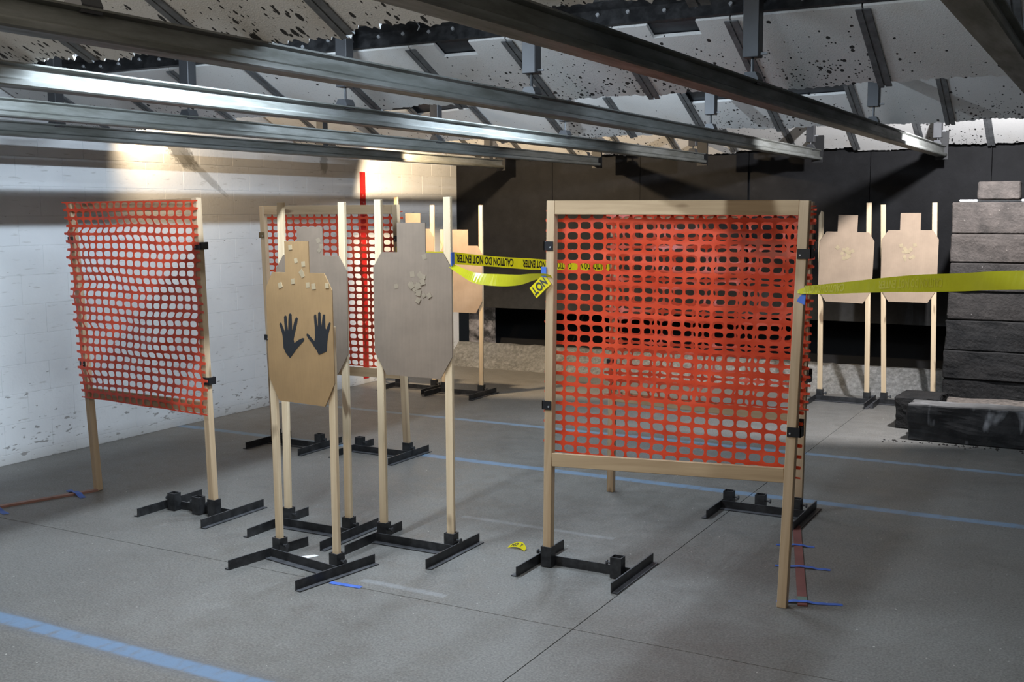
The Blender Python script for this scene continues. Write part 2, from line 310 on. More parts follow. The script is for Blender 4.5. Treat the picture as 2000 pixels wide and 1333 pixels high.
# ------------------------------------------------------------------ mesh helpers
class MB:
    def __init__(s): s.v = []; s.f = []
    def add(s, vs, fs):
        n = len(s.v); s.v += [tuple(p) for p in vs]; s.f += [tuple(i + n for i in f) for f in fs]; return s
    def box(s, lo, hi):
        (a, b, c), (d, e, f) = lo, hi
        return s.add([(a, b, c), (d, b, c), (d, e, c), (a, e, c), (a, b, f), (d, b, f), (d, e, f), (a, e, f)],
                     [(0, 3, 2, 1), (4, 5, 6, 7), (0, 1, 5, 4), (1, 2, 6, 5), (2, 3, 7, 6), (3, 0, 4, 7)])
    def prism(s, poly, axis, a, b):
        """extrude a 2-D polygon (list of pairs) along an axis between a and b"""
        def P(p, t): return {'x': (t, p[0], p[1]), 'y': (p[0], t, p[1]), 'z': (p[0], p[1], t)}[axis]
        n = len(poly)
        return s.add([P(p, a) for p in poly] + [P(p, b) for p in poly],
                     [tuple(range(n)), tuple(range(2 * n - 1, n - 1, -1))] + [(i, n + i, n + (i + 1) % n, (i + 1) % n) for i in range(n)])
    def cyl(s, c, r, a, b, axis, n=10):
        poly = [(c[0] + r * math.cos(2 * math.pi * i / n), c[1] + r * math.sin(2 * math.pi * i / n)) for i in range(n)]
        return s.prism(poly, axis, a, b)
    def tube(s, pts, r, n=6):
        rings = []
        for i, p in enumerate(pts):
            p = Vector(p); d = (Vector(pts[min(i + 1, len(pts) - 1)]) - Vector(pts[max(i - 1, 0)])).normalized()
            u = d.orthogonal().normalized(); w_ = d.cross(u)
            rings.append([p + r * (math.cos(2 * math.pi * k / n) * u + math.sin(2 * math.pi * k / n) * w_) for k in range(n)])
        vs = [q for rg in rings for q in rg]
        fs = [(i * n + k, i * n + (k + 1) % n, (i + 1) * n + (k + 1) % n, (i + 1) * n + k) for i in range(len(pts) - 1) for k in range(n)]
        return s.add(vs, fs)
    def mesh(s, name):
        me = bpy.data.meshes.new(name); me.from_pydata(s.v, [], s.f); me.update()
        bm = bmesh.new(); bm.from_mesh(me); bmesh.ops.recalc_face_normals(bm, faces=bm.faces); bm.to_mesh(me); bm.free()
        return me
    def build(s, name, m, parent=None, bevel=0.0, smooth=False):
        return link(name, s.mesh(name), m, parent, bevel, smooth)
def link(name, me, m, parent=None, bevel=0.0, smooth=False):
    o = bpy.data.objects.new(name, me); COL.objects.link(o)
    if m is not None and not me.materials: me.materials.append(M[m])
    if parent: o.parent = parent
    if smooth:
        for p in me.polygons: p.use_smooth = True
    if bevel:
        bv = o.modifiers.new('bevel', 'BEVEL'); bv.width = bevel; bv.segments = 1; bv.limit_method = 'ANGLE'
    return o
def tag(o, label=None, cat=None, group=None, kind=None):
    if label: o['label'] = label
    if cat: o['category'] = cat
    if group: o['group'] = group
    if kind: o['kind'] = kind
    return o
def empty(name, loc=(0, 0, 0), rz=0.0):
    o = bpy.data.objects.new(name, None); COL.objects.link(o); o.location = loc; o.rotation_euler = (0, 0, rz); o.empty_display_size = 0.1
    return o
def bar(name, p0, p1, wx, wy, m, parent, bevel=0.002, tip=0.0, twist=0.0):
    """a square-cut stick from p0 to p1; wide side wx faces uprange, origin at p0, grain along local Z"""
    p0 = Vector(p0); p1 = Vector(p1); d = p1 - p0; ln = d.length
    mb = MB()
    mb.box((-wx / 2, -wy / 2, 0), (wx / 2, wy / 2, ln))
    if tip:                                                              # splintered end
        mb.v[4] = (-wx / 2, -wy / 2, ln - tip); mb.v[7] = (-wx / 2, wy / 2, ln - tip * 1.1); mb.v[6] = (wx / 2, wy / 2, ln - tip * 0.35); mb.v[5] = (wx * .1, -wy / 2, ln)
    o = mb.build(name, m, parent, bevel if not tip else 0)
    z = d.normalized(); x = Vector((math.cos(twist), math.sin(twist), 0)); x = (x - z * x.dot(z)).normalized(); y = z.cross(x)
    o.matrix_local = Matrix(((x.x, y.x, z.x, p0.x), (x.y, y.y, z.y, p0.y), (x.z, y.z, z.z, p0.z), (0, 0, 0, 1)))
    return o

# ------------------------------------------------------------------ the room
WX = -6.42; CZ = 3.15
floor = tag(MB().box((WX - .3, -6, -0.12), (4.2, 12.2, -0.004)).build('floor', 'joint'), kind='structure')
jx = [WX - .3, -5.1, -1.85, 1.4, 4.2]; jy = [-6, 0.9, 3.84, 7.05, 12.2]
jx = [WX - .3, -1.85, 4.2]; jy = [-6, 3.84, 12.2]; g = 0.0022
for i in range(2):
    for j in range(2):
        MB().box((jx[i] + g, jy[j] + g, -0.03), (jx[i + 1] - g, jy[j + 1] - g, 0.0)).build('slab', 'floor', floor)
tag(MB().box((WX - .4, -6.2, CZ), (4.4, 12.2, CZ + .1)).build('ceiling', 'ceil'), kind='structure')
tag(MB().box((4.0, -6, 0), (4.2, 12.2, CZ)).build('wall_right', 'block'), kind='structure')
tag(MB().box((WX - .3, -6.2, 0), (4.2, -6.0, CZ)).build('wall_rear', 'block'), kind='structure')
wl = tag(MB().box((WX - .25, -6, 0), (WX - 0.0022, 10.42, CZ)).build('wall_left', 'mortar'), kind='structure')
# blocks in view one by one, the rest of the wall (behind the camera's left edge) as joined courses
BL, BH = 0.372, 0.197; z0 = 2.037 - 10 * BH
def block_mesh(l, h):
    mb = MB(); e = 0.0016; x0 = WX - .05; gx = 0.0008
    mb.add([(x0, gx, gx), (x0, l - gx, gx), (x0, l - gx, h - gx), (x0, gx, h - gx), (WX - e, gx, gx), (WX - e, l - gx, gx), (WX - e, l - gx, h - gx), (WX - e, gx, h - gx),
            (WX, gx + e, gx + e), (WX, l - gx - e, gx + e), (WX, l - gx - e, h - gx - e), (WX, gx + e, h - gx - e)],
           [(0, 1, 5, 4), (1, 2, 6, 5), (2, 3, 7, 6), (3, 0, 4, 7), (4, 5, 9, 8), (5, 6, 10, 9), (6, 7, 11, 10), (7, 4, 8, 11), (8, 9, 10, 11)])
    return mb.mesh('concrete_block')
shared = {}
rest = MB()
for c in range(-1, 16):
    za = max(0.0, z0 + c * BH); zb = z0 + (c + 1) * BH
    if zb < 0.02 or za > CZ: continue
    zb = min(zb, CZ)
    y = 6.0 + ((c + 1) % 2) * 0.181 - BL * 5
    ys = -2.2
    while True:
        a = y
        if a >= 10.42: break
        l = min(BL, 10.42 - a)
        if za > 2.45 or a + l < 4.3:
            e = 0.0012; rest.box((WX - .05, a + e, za + e), (WX, a + l - e, zb - e))
        else:
            key = (round(l, 3), round(zb - za, 3))
            if key not in shared: shared[key] = block_mesh(l, zb - za); shared[key].materials.append(M['block'])
            o = bpy.data.objects.new('concrete_block', shared[key]); COL.objects.link(o); o.parent = wl; o.location = (0, a, za)
        y += BL
    rest.box((WX - .05, -6, za + .0012), (WX, 6.0 + ((c + 1) % 2) * 0.181 - BL * 5 - .0012, zb - .0012))
tag(rest.build('concrete_block_courses', 'block', wl), kind='stuff')
MB().box((WX, 8.645, 0.05), (WX + 0.0015, 8.735, 2.043)).build('painted_stripe', 'red', wl)['label'] = 'red vertical stripe painted on the white block wall'

# back wall: dark hanging sheets above a trap mouth
wb = tag(MB().box((WX - .3, 12.0, 0), (4.2, 12.2, CZ)).build('wall_back', 'void'), kind='structure')
seams = [WX, -5.25, -4.27, -3.17, -2.05, -1.04, 0.02, 1.08, 2.14, 3.2, 4.0]
random.seed(4)
for i in range(len(seams) - 1):
    d = random.uniform(-.012, .012)
    MB().box((seams[i] + .003, 10.40 + d, 0.635 + random.uniform(-.008, .008)), (seams[i + 1] - .003, 10.425 + d, 2.62)).build('sheet_panel', 'rubber', wb)
MB().box((WX, 10.46, 2.3), (4, 10.48, CZ)).build('header_plate', 'rubber', wb)
MB().add([(WX, 10.62, 0), (4, 10.62, 0), (4, 11.9, 1.2), (WX, 11.9, 1.2)], [(0, 1, 2, 3)]).build('trap_slope', 'void', wb)
MB().box((WX + .02, 10.60, 0), (WX + .36, 10.612, 0.9)).build('trap_cheek', 'smear', wb)
# granulate ledge, one mass
random.seed(9)
nx, ny = 150, 14; vs = []; fs = []
for i in range(nx + 1):
    for j in range(ny + 1):
        x = WX + (10.4) * i / nx; t = j / ny
        y = 10.13 + .47 * t; prof = 0.235 * min(1, t / .58) - (0.05 * (t - .58) if t > .58 else 0)
        n = noise.noise((x * 9, y * 9, 0)) * .02 + noise.noise((x * 22, y * 22, 3)) * .011
        edge = min(1, t * 6)
        vs.append((x, y + .025 * noise.noise((x * 2.2, 5, 0)) * (1 - t), prof + n * edge))
for i in range(nx):
    for j in range(ny):
        a = i * (ny + 1) + j; fs.append((a, a + ny + 1, a + ny + 2, a + 1))
tag(MB().add(vs, fs).build('granulate_bank', 'berm', wb, smooth=True), 'low grey bank of loose granulate', kind='stuff')

# ------------------------------------------------------------------ ceiling baffles
SL = R(26.0)
DIV = [-0.99 - .555 * k for k in range(-5, 10)]                              # divider lines
DIV = [d for d in DIV if d > WX + .1][::-1]
def torn(x0, x1, base, amp, step, seed, droop=0.0):
    random.seed(seed); pts = []; n = max(2, int((x1 - x0) / step)); y = base
    off = random.uniform(0, 50)
    for i in range(n + 1):
        x = x0 + (x1 - x0) * i / n; t = i / n
        big = noise.noise((x * 3.1 + off, off, 0)) * amp * 1.3; small = noise.noise((x * 17 + off, 2, 0)) * amp * .7; tiny = random.uniform(-.5, .5) * amp * .6
        pts.append((x, base + big + small + tiny + droop * math.sin(math.pi * t)))
    return pts
def baffle(y_top, z_top, label, torn_amp, length, mats, notches=(), drops=(), seed=1, exposed=(), dx=0.0):
    root = empty('ceiling_baffle', (0, y_top, z_top)); root.rotation_euler = (-SL, 0, 0)
    tag(root, label, 'baffle', 'ceiling baffles')
    XL, XR = WX + .03, 2.6
    MB().box((XL, 0.0, 0.004), (XR, length + .10 * 0 - .02, 0.010)).build('steel_plate', 'plate', root)
    a = MB(); a.box((XL, -0.012, -0.012), (XR, 0.0, 0.075)); a.box((XL, -0.07, 0.07), (XR, -0.012, 0.076)); a.build('edge_angle', 'steel', root)
    edges = [XL] + [d + dx for d in DIV] + [XR]
    for i in range(len(edges) - 1):
        x0, x1 = edges[i] + .004, edges[i + 1] - .004
        if x0 > 0.6: x1 = XR - .004
        xm = (x0 + x1) / 2; rnd = random.Random(seed * 100 + i)
        top = 0.012
        for (k, tv) in exposed:
            if abs(k - xm) < .28: top = tv
        dd = 0
        for (k, tv) in drops:
            if abs(k - xm) < .28: dd = tv
        bot = torn(x0, x1, length + dd + rnd.uniform(-.025, .02), torn_amp, .012, seed * 31 + i)
        if x0 > 0.6: bot = [(x0, length), (x1, length)]
        up = [(x1, top + (0 if top < .05 else rnd.uniform(-.03, .01))), (x0, top + (0 if top < .05 else rnd.uniform(-.01, .03)))]
        for (nx0, nx1, nd) in notches:
            if x0 < nx0 and nx1 < x1: up = [(x1, top), (nx1, top), (nx1, nd), (nx0, nd), (nx0, top), (x0, top)]
        poly = bot + up
        mm = mats[rnd.randrange(len(mats))]
        MB().prism(poly, 'z', -0.018, 0.0).build('baffle_tile', mm, root)
        if x0 > 0.6: break
        # batten: two flat strips with a slit between them
        if i > 0:
            bt = MB(); e0 = edges[i]; ln = length + rnd.uniform(0.01, .05); s0 = .03
            bt.box((e0 - .030, s0, -.024), (e0 - .004, ln, -.018)); bt.box((e0 + .004, s0, -.024), (e0 + .031, ln - rnd.uniform(0, .02), -.018)); bt.box((e0 - .004, s0, -.020), (e0 + .004, ln - .01, .002))
            bt.build('batten', 'batten', root)
    return root
PAL = ['tile_torn']
b1 = baffle(2.24, 2.475, 'nearest ceiling baffle of shot-torn white tiles across the top edge', .042, .60, ['tile_torn'], seed=3)
b2 = baffle(4.75, 2.50, 'second ceiling baffle with two square notches cut in its tiles', .026, .585, ['tile', 'tile', 'tile_new', 'tile'],
            notches=((-3.06, -2.86, .12), (-1.93, -1.70, .11)), seed=5, drops=((-5.7, .05),))
b3 = baffle(7.28, 2.485, 'third ceiling baffle with bare black steel between its tiles', .027, .57, ['tile', 'tile_new', 'tile'], seed=7, exposed=((-2.4, .17), (-1.85, .15), (-5.2, .06), (-4.6, .1)), dx=-.05)
b4 = baffle(9.78, 2.47, 'farthest ceiling baffle just in front of the dark back wall', .027, .55, ['tile_new', 'tile', 'tile_new'], seed=11, drops=((-2.0, .06), (-3.4, .03)), dx=-.05)
bolt = MB().cyl((0, 0), .009, -.02, -.012, 'y', 8).mesh('bolt'); bolt.materials.append(M['bolt'])
random.seed(2)
for r_, n0 in ((b2, 44), (b3, 0)):
    for k in range(n0):
        o = bpy.data.objects.new('bolt', bolt); COL.objects.link(o); o.parent = r_; o.location = (-6.2 + k * .155 + random.uniform(-.02, .02), 0, .035 + random.uniform(-.012, .014))
# things above the baffles
tag(MB().box((-4.55, 4.95, 2.575), (-3.90, 4.97, 2.80)).build('plywood_board', 'ply'), 'brown plywood board showing above the second ceiling baffle', 'board')
for k, (x, lb) in enumerate(((-3.13, 'wire hook hanging above the second baffle, left one'), (-2.62, 'wire hook hanging above the second baffle, right one'))):
    pts = [(x + .012 * math.sin(t * 9) , 4.715, 2.55 + .10 * t) for t in [i / 14 for i in range(15)]]
    tag(MB().tube(pts, .003).build('wire_hook', 'bolt', smooth=True), lb, 'hook', 'wire hooks above the baffle')

# ------------------------------------------------------------------ overhead target tracks
def track(x, label):
    root = empty('overhead_track', (x, 0, 0)); tag(root, label, 'track', 'overhead target tracks')
    # rolled channel: open slot upwards, lips, flared foot
    prof = [(-.040, 2.104), (.040, 2.104), (.044, 2.110), (.044, 2.126), (.019, 2.136), (.019, 2.176), (.036, 2.184), (.036, 2.190), (.012, 2.190), (.012, 2.140), (-.012, 2.140), (-.012, 2.190), (-.036, 2.190), (-.036, 2.184), (-.019, 2.176), (-.019, 2.136), (-.044, 2.126), (-.044, 2.110)]
    MB().prism(prof, 'y', -3.5, 10.05).build('channel', 'track', root)
    for yy in (-.44, 2.09, 4.62, 7.15, 9.80):
        top = 2.62 if yy < 9 else 2.32
        lo = 2.285 if yy < 9 else 2.245
        p = MB().box((-.034, yy - .032, lo), (.034, yy + .032, 3.15 if yy < 9 else 2.46)).build('hanger_post', 'hanger', root, .003)
        MB().cyl((0, yy), .007, 2.19, lo + .01, 'z', 8).build('hanger_rod', 'hanger', root)
        c = MB(); c.prism([(-.030, 2.175), (.030, 2.175), (.036, 2.195), (.022, 2.225), (-.022, 2.225), (-.036, 2.195)], 'y', yy - .035, yy + .035); c.build('track_clamp', 'hanger', root)
        MB().cyl((yy, 2.30), .006, .03, .062, 'x', 8).build('clamp_bolt', 'bolt', root)
    MB().box((-.05, 10.05, 2.08), (.05, 10.075, 2.36)).build('end_bracket', 'void', root)
for x, lb in ((-5.67, 'overhead steel track closest to the white block wall'), (-4.59, 'second overhead steel track out from the block wall'), (-3.51, 'third overhead steel track out from the block wall, bluish sheen'),
              (-2.44, 'fourth overhead steel track out from the block wall'), (-1.40, 'fifth overhead steel track, running down to above the right targets'), (-0.34, 'overhead steel track cutting the top right corner')):
    track(x, lb)

# ------------------------------------------------------------------ metal stand base
def tube_socket(cx, cy, h=.10, sx=.054, sy=.049, t=.004):
    mb = MB()
    mb.box((cx - sx / 2, cy - sy / 2, .004), (cx + sx / 2, cy - sy / 2 + t, h)); mb.box((cx - sx / 2, cy + sy / 2 - t, .004), (cx + sx / 2, cy + sy / 2, h))
    mb.box((cx - sx / 2, cy - sy / 2 + t, .004), (cx - sx / 2 + t, cy + sy / 2 - t, h)); mb.box((cx + sx / 2 - t, cy - sy / 2 + t, .004), (cx + sx / 2, cy + sy / 2 - t, h))
    return mb
def base_parts(root, sockets=(-.20, .20), rz=0.0):
    """two angle-iron runners, an angle-iron crossbar and tube sockets, in the root's own frame"""
    hold = []
    for s in (-1, 1):
        prof = [(s * .232, 0), (s * .264, 0), (s * .264, .005), (s * .238, .005), (s * .238, .048), (s * .232, .048)]
        hold.append(MB().prism(prof, 'y', -.285, .20).build('runner', 'steel', root))
    hold.append(MB().prism([(-.072, 0), (-.032, 0), (-.032, .046), (-.037, .046), (-.037, .005), (-.072, .005)], 'x', -.232, .232).build('crossbar', 'steel', root))
    for sx in sockets:
        k = tube_socket(sx, -.006 + .0).build('socket', 'steel', root); hold.append(k)
        th = MB().cyl((-.006, .065), .005, sx + .028, sx + .05, 'x', 8); th.cyl((-.006, .065), .012, sx + .05, sx + .056, 'x', 8)
        hold.append(th.build('thumb_screw', 'hanger', root))
    if rz:
        for o in hold: o.matrix_local = Matrix.Rotation(rz, 4, 'Z') @ o.matrix_local
def stand_base(loc, rz, label, sockets=(-.20, .20)):
    root = empty('stand_base', (loc[0], loc[1], 0), rz); tag(root, label, 'stand base', 'empty metal stand bases')
    base_parts(root, sockets); return root

# ------------------------------------------------------------------ cardboard targets on stands
OUT = [(-.158, 0), (.158, 0), (.226, .11), (.228, .53), (.18, .605), (.082, .605), (.082, .748), (-.082, .748), (-.082, .605), (-.175, .605), (-.226, .53), (-.226, .11)]
def target_stand(loc, rz, label, zb, cm, hl=1.71, hr=1.71, dx=0.0, lean=(0, 0), pasters=(), pm='paster', tip=0.0, tilt=0.0, crease=True):
    root = empty('target_stand', (loc[0], loc[1], 0), R(rz)); tag(root, label, 'target', 'cardboard targets on wooden sticks')
    base_parts(root)
    bar('stick', (-.20, -.006, .010), (-.20 + lean[0], -.006, hl), .040, .019, 'stick', root, .0015, tip)
    bar('stick', (.20, -.006, .010), (.20 + lean[1], -.006, hr), .040, .019, 'stick', root, .0015)
    mb = MB(); mb.prism([(p[0], p[1]) for p in OUT], 'y', -.003, .002)
    t = mb.build('cardboard_target', cm, root); t.location = (dx, -.0225, zb); t.rotation_euler = (0, R(tilt), 0)
    for kp, (u, v, s, a) in enumerate(pasters):
        p = MB(); dz = kp * .00022; c, q = math.cos(a), math.sin(a); h = s / 2
        p.prism([(u + c * i * h - q * j * h, v + q * i * h + c * j * h) for i, j in ((-1, -1), (1, -1), (1, 1), (-1, 1))], 'y', -.0038 - dz, -.0028)
        p.build('paster', pm, t)
    return root, t
random.seed(21)
def cluster(cu, cv, r_, n, s=.024):
    return [(cu + random.gauss(0, r_), cv + random.gauss(0, r_), s * random.uniform(.8, 1.2), random.uniform(0, 1.5)) for _ in range(n)]
gp = [(.075, .585, .026, .3), (.005, .50, .026, .1), (-.09, .44, .022, .2)] + cluster(.035, .435, .036, 15)
target_stand((-3.012, 4.478), 0, 'grey-brown cardboard target with a patched centre, nearest to the yellow tape', .857, 'card_grey', 1.717, 1.725, .003, (0, 0), gp, 'paster_dim')
rp = [(.055, .68, .024, .4), (.075, .65, .024, .1), (.06, .63, .02, .8)]
target_stand((-3.627, 4.47), 0, 'grey-brown cardboard target standing behind the black handprints target', .835, 'card_grey', 1.707, 1.706, .006, (.008, 0), rp, 'paster_dim')
hp = [(-.005, .66, .022, .2), (.07, .55, .024, .1), (.045, .645, .024, .1), (.03, .605, .026, .7), (.038, .595, .022, .4), (-.03, .565, .024, .1), (-.12, .545, .026, .3), (.11, .545, .026, .1), (-.04, .72, .022, .1), (.20, .55, .022, .0)]
hr, ht = target_stand((-3.303, 3.99), -9.5, 'brown cardboard target with two black handprints', .777, 'card', 1.10, 1.145, .008, (-.012, 0), hp, 'paster', tilt=-.8)
def hand(pts):
    mb = MB(); mb.prism([(p[0], p[1]) for p in pts], 'y', -.0042, -.0028)
    mb.build('hand_print', 'spray', ht)['label'] = 'black spray-painted handprint with spread fingers'
HANDS = [[[-0.0694, 0.2075], [-0.0988, 0.2305], [-0.114, 0.2546], [-0.1153, 0.3014], [-0.1208, 0.3262], [-0.1367, 0.3612], [-0.1309, 0.3702], [-0.1211, 0.3686], [-0.1131, 0.3518], [-0.0969, 0.3255], [-0.1013, 0.374], [-0.1014, 0.3991], [-0.0924, 0.406], [-0.0839, 0.4022], [-0.0821, 0.368], [-0.0762, 0.329], [-0.0721, 0.3757], [-0.0674, 0.4102], [-0.0575, 0.4171], [-0.0481, 0.4119], [-0.0474, 0.3771], [-0.0481, 0.3329], [-0.0325, 0.3744], [-0.0244, 0.3912], [-0.0145, 0.4003], [-0.0051, 0.3951], [-0.0114, 0.3721], [-0.0327, 0.3175], [-0.04, 0.2956], [-0.0364, 0.2795], [-0.0049, 0.2959], [0.022, 0.3062], [0.0335, 0.3055], [0.032, 0.2941], [0.0049, 0.2738], [-0.0203, 0.2542], [-0.0448, 0.231]], [[0.1285, 0.2349], [0.1159, 0.255], [0.0969, 0.2733], [0.086, 0.2851], [0.0638, 0.3047], [0.0498, 0.3207], [0.0543, 0.3281], [0.0636, 0.3259], [0.0828, 0.3102], [0.103, 0.2962], [0.1078, 0.3161], [0.1083, 0.3581], [0.1051, 0.4103], [0.1116, 0.419], [0.1198, 0.4174], [0.1238, 0.387], [0.1299, 0.358], [0.1312, 0.3943], [0.1344, 0.4251], [0.1418, 0.4317], [0.1498, 0.4266], [0.1507, 0.3954], [0.1526, 0.3622], [0.1599, 0.396], [0.1636, 0.4156], [0.1719, 0.4216], [0.1799, 0.4178], [0.1789, 0.3901], [0.1789, 0.3589], [0.1847, 0.3524], [0.1976, 0.376], [0.2071, 0.3869], [0.214, 0.3839], [0.2104, 0.3657], [0.196, 0.3289], [0.189, 0.3007], [0.1844, 0.2552], [0.1545, 0.2438]]]
for h in HANDS: hand(h)
fp = cluster(.02, .45, .03, 0)
target_stand((-5.25, 8.58), 0, 'pinkish cardboard target by the back corner, right one of the far left pair', .752, 'card_pale', 1.50, 1.717, .0, (-.0, .008), [])
target_stand((-5.807, 8.655), 0, 'cardboard target in the back left corner, half hidden by the netted frame', .90, 'card_pale', 1.80, 1.722, -.003, (0, 0), [])
target_stand((-2.087, 9.745), 0, 'tan cardboard target on a stick with a splintered top, left of the far right pair', .868, 'card_pale', 1.655, 1.72, -.014, (-.031, -.031), cluster(.0, .42, .030, 14, .026) , 'paster', tip=.045, tilt=1.2)
target_stand((-1.555, 9.80), 0, 'tan cardboard target beside the stack of dark blocks', .884, 'card_pale', 1.703, 1.717, -.030, (-.058, -.046), cluster(-.0, .43, .032, 13, .026), 'paster')

# ------------------------------------------------------------------ netted wooden frames
def lerp(a, b, t): return Vector(a) + (Vector(b) - Vector(a)) * t
def net_mesh(BLp, TLp, BRp, TRp, z0, z1, side, seed, wr, sh, ext=0.03, px=.060, py=.0458):
    """perforated mesh sheet with rounded-rectangle openings, hung between two posts; edges cut through a column of holes"""
    W = (Vector(TRp) - Vector(TLp)).length + 2 * ext
    nc = int(W / px); nr = int(round((z1 - z0) / py)); px = W / nc; py = (z1 - z0) / nr
    K = 16; hw, hh, e = px * .408, py * .352, 2 / 3.0
    ang = [2 * math.pi * (k + .5) / K for k in range(K)]
    hole = []; rect = []
    for a in ang:
        c, s = math.cos(a), math.sin(a)
        hole.append((hw * math.copysign(abs(c) ** e, c), hh * math.copysign(abs(s) ** e, s)))
    # outer ring sampled on the cell rectangle at matching directions
    for (hx, hy) in hole:
        qx, qy = hx / hw, hy / hh; m = max(abs(qx), abs(qy)); rect.append((qx / m * px / 2, qy / m * py / 2))
    # snap corners
    for cx in (-1, 1):
        for cy in (-1, 1):
            k = min(range(K), key=lambda i: (rect[i][0] - cx * px / 2) ** 2 / px ** 2 + (rect[i][1] - cy * py / 2) ** 2 / py ** 2); rect[k] = (cx * px / 2, cy * py / 2)
    V = []; F = []
    for j in range(nr):
        for i in range(-1, nc):
            cu = (i + 1.0) * px; cv = (j + .5) * py
            n = len(V)
            for (x, y) in hole: V.append((cu + x, cv + y))
            for (x, y) in rect: V.append((cu + x, cv + y))
            for k in range(K):
                q = (n + k, n + (k + 1) % K, n + K + (k + 1) % K, n + K + k)
                if i == -1 and min(V[t][0] for t in q) < -.012: continue
                if i == nc - 1 and max(V[t][0] for t in q) > W + .012: continue
                F.append(q)
    V = np.array(V)
    out = []
    L0 = Vector(BLp); L1 = Vector(TLp); R0 = Vector(BRp); R1 = Vector(TRp)
    nrm = (R1 - L1).cross(Vector((0, 0, 1))).normalized()                 # points uprange (-y)
    if nrm.y > 0: nrm = -nrm
    for (u, v) in V:
        z = z0 + v
        su = sh * (noise.noise((seed, z * 9.0, u * .9)) + .6 * noise.noise((seed + 5, z * 23, u * 1.3)))
        sz = wr * .45 * noise.noise((u * 2.4, z * 3.2 + seed, 1.7))
        off = wr * (noise.noise((u * 2.2 + seed, z * 5.5, 3.1)) * 1.0 + .5 * noise.noise((u * 6 + seed, z * 14, 9)))
        pin = min(1.0, (u + ext) / .12, (W + ext - u) / .12); pin = max(.25, pin)
        t = (u - ext + su) / (W - 2 * ext)
        zz = z + sz * min(1, (z1 - z) / .1, (z - z0) / .1 + .2)
        pl = lerp(L0, L1, (zz - L0.z) / (L1.z - L0.z)); pr = lerp(R0, R1, (zz - R0.z) / (R1.z - R0.z))
        p = pl + (pr - pl) * t + nrm * (side + off * pin * (1 if side > 0 else -1) + (abs(wr) * .35 if side > 0 else -abs(wr) * .35))
        p.z = zz
        out.append(tuple(p))
    me = bpy.data.meshes.new('mesh_netting'); me.from_pydata(out, [], F); me.update()
    return me
def barrier(label, BLp, TLp, BRp, TRp, ztop, zbot, net_side, seed, wr, sh, brz=(1.50, .77), barh=.062, pw=.040, brmat=('bracket',) * 4, nz=(.505, 1.685), ext=.03, wood='woodz', nobr=(), tabs=True):
    root = empty('netted_frame', ((BLp[0] + BRp[0]) / 2, (BLp[1] + BRp[1]) / 2, 0)); tag(root, label, 'barrier', 'wooden frames with orange mesh')
    org = root.location
    def S(p): return Vector(p) - org
    q = [S(BLp), S(TLp), S(BRp), S(TRp)]
    tw = math.atan2(q[3].y - q[1].y, q[3].x - q[1].x)
    bar('post', q[0], q[1], pw, .038, wood, root, .002, twist=tw); bar('post', q[2], q[3], pw, .038, wood, root, .002, twist=tw)
    def at(a, b, z): return lerp(a, b, (z - a.z) / (b.z - a.z))
    for nm, (zl, zr) in (('top_bar', ztop), ('bottom_bar', zbot)):
        a = at(q[0], q[1], zl); b = at(q[2], q[3], zr); d = (b - a); ln = d.length - pw
        ux = d.normalized(); uz = Vector((0, 0, 1)); uz = (uz - ux * uz.dot(ux)).normalized(); uy = uz.cross(ux)
        o = MB().box((-ln / 2, -.0095, -barh / 2), (ln / 2, .0095, barh / 2)).build(nm, 'woodx', root, .002)
        c = (a + b) / 2
        o.matrix_local = Matrix(((ux.x, uy.x, uz.x, c.x), (ux.y, uy.y, uz.y, c.y), (ux.z, uy.z, uz.z, c.z), (0, 0, 0, 1)))
        o.location += uy * (-.008 if net_side < 0 else .0)
    n = link('mesh_netting', net_mesh(q[0], q[1], q[2], q[3], nz[0], nz[1], net_side, seed, wr, sh, ext), 'net', root)
    n['label'] = 'orange perforated plastic mesh'
    sd = n.modifiers.new('thick', 'SOLIDIFY'); sd.thickness = .0014; sd.offset = 0
    k = 0
    for s, (a, b) in ((-1, (q[0], q[1])), (1, (q[2], q[3]))):
        for z in brz:
            if k in nobr: k += 1; continue
            p = at(a, b, z + (.0 if s < 0 else -.02)); mb = MB(); w2 = pw / 2
            # strap across the front face, wrapping the outer side and reaching out as an open cup
            x0, x1 = (-.030, w2 - .004) if s < 0 else (-w2 + .004, .040)
            mb.box((x0, -.024, -.020), (x1, -.0195, .020))
            xo = x0 if s < 0 else x1
            mb.box((min(xo, xo - s * .004), -.024, -.020), (max(xo, xo - s * .004), .030, .020))
            mb.box((min(s * w2, xo), .026, -.020), (max(s * w2, xo), .030, .050 if tabs and s > 0 else .020))
            o = mb.build('corner_bracket', brmat[k], root); o.location = p; o.rotation_euler = (0, 0, tw)
            sc = MB().cyl((p.x + s * (-.004), p.z - .006), .004, p.y - .027, p.y - .023, 'y', 8).build('screw', 'bolt', root)
            k += 1
    return root
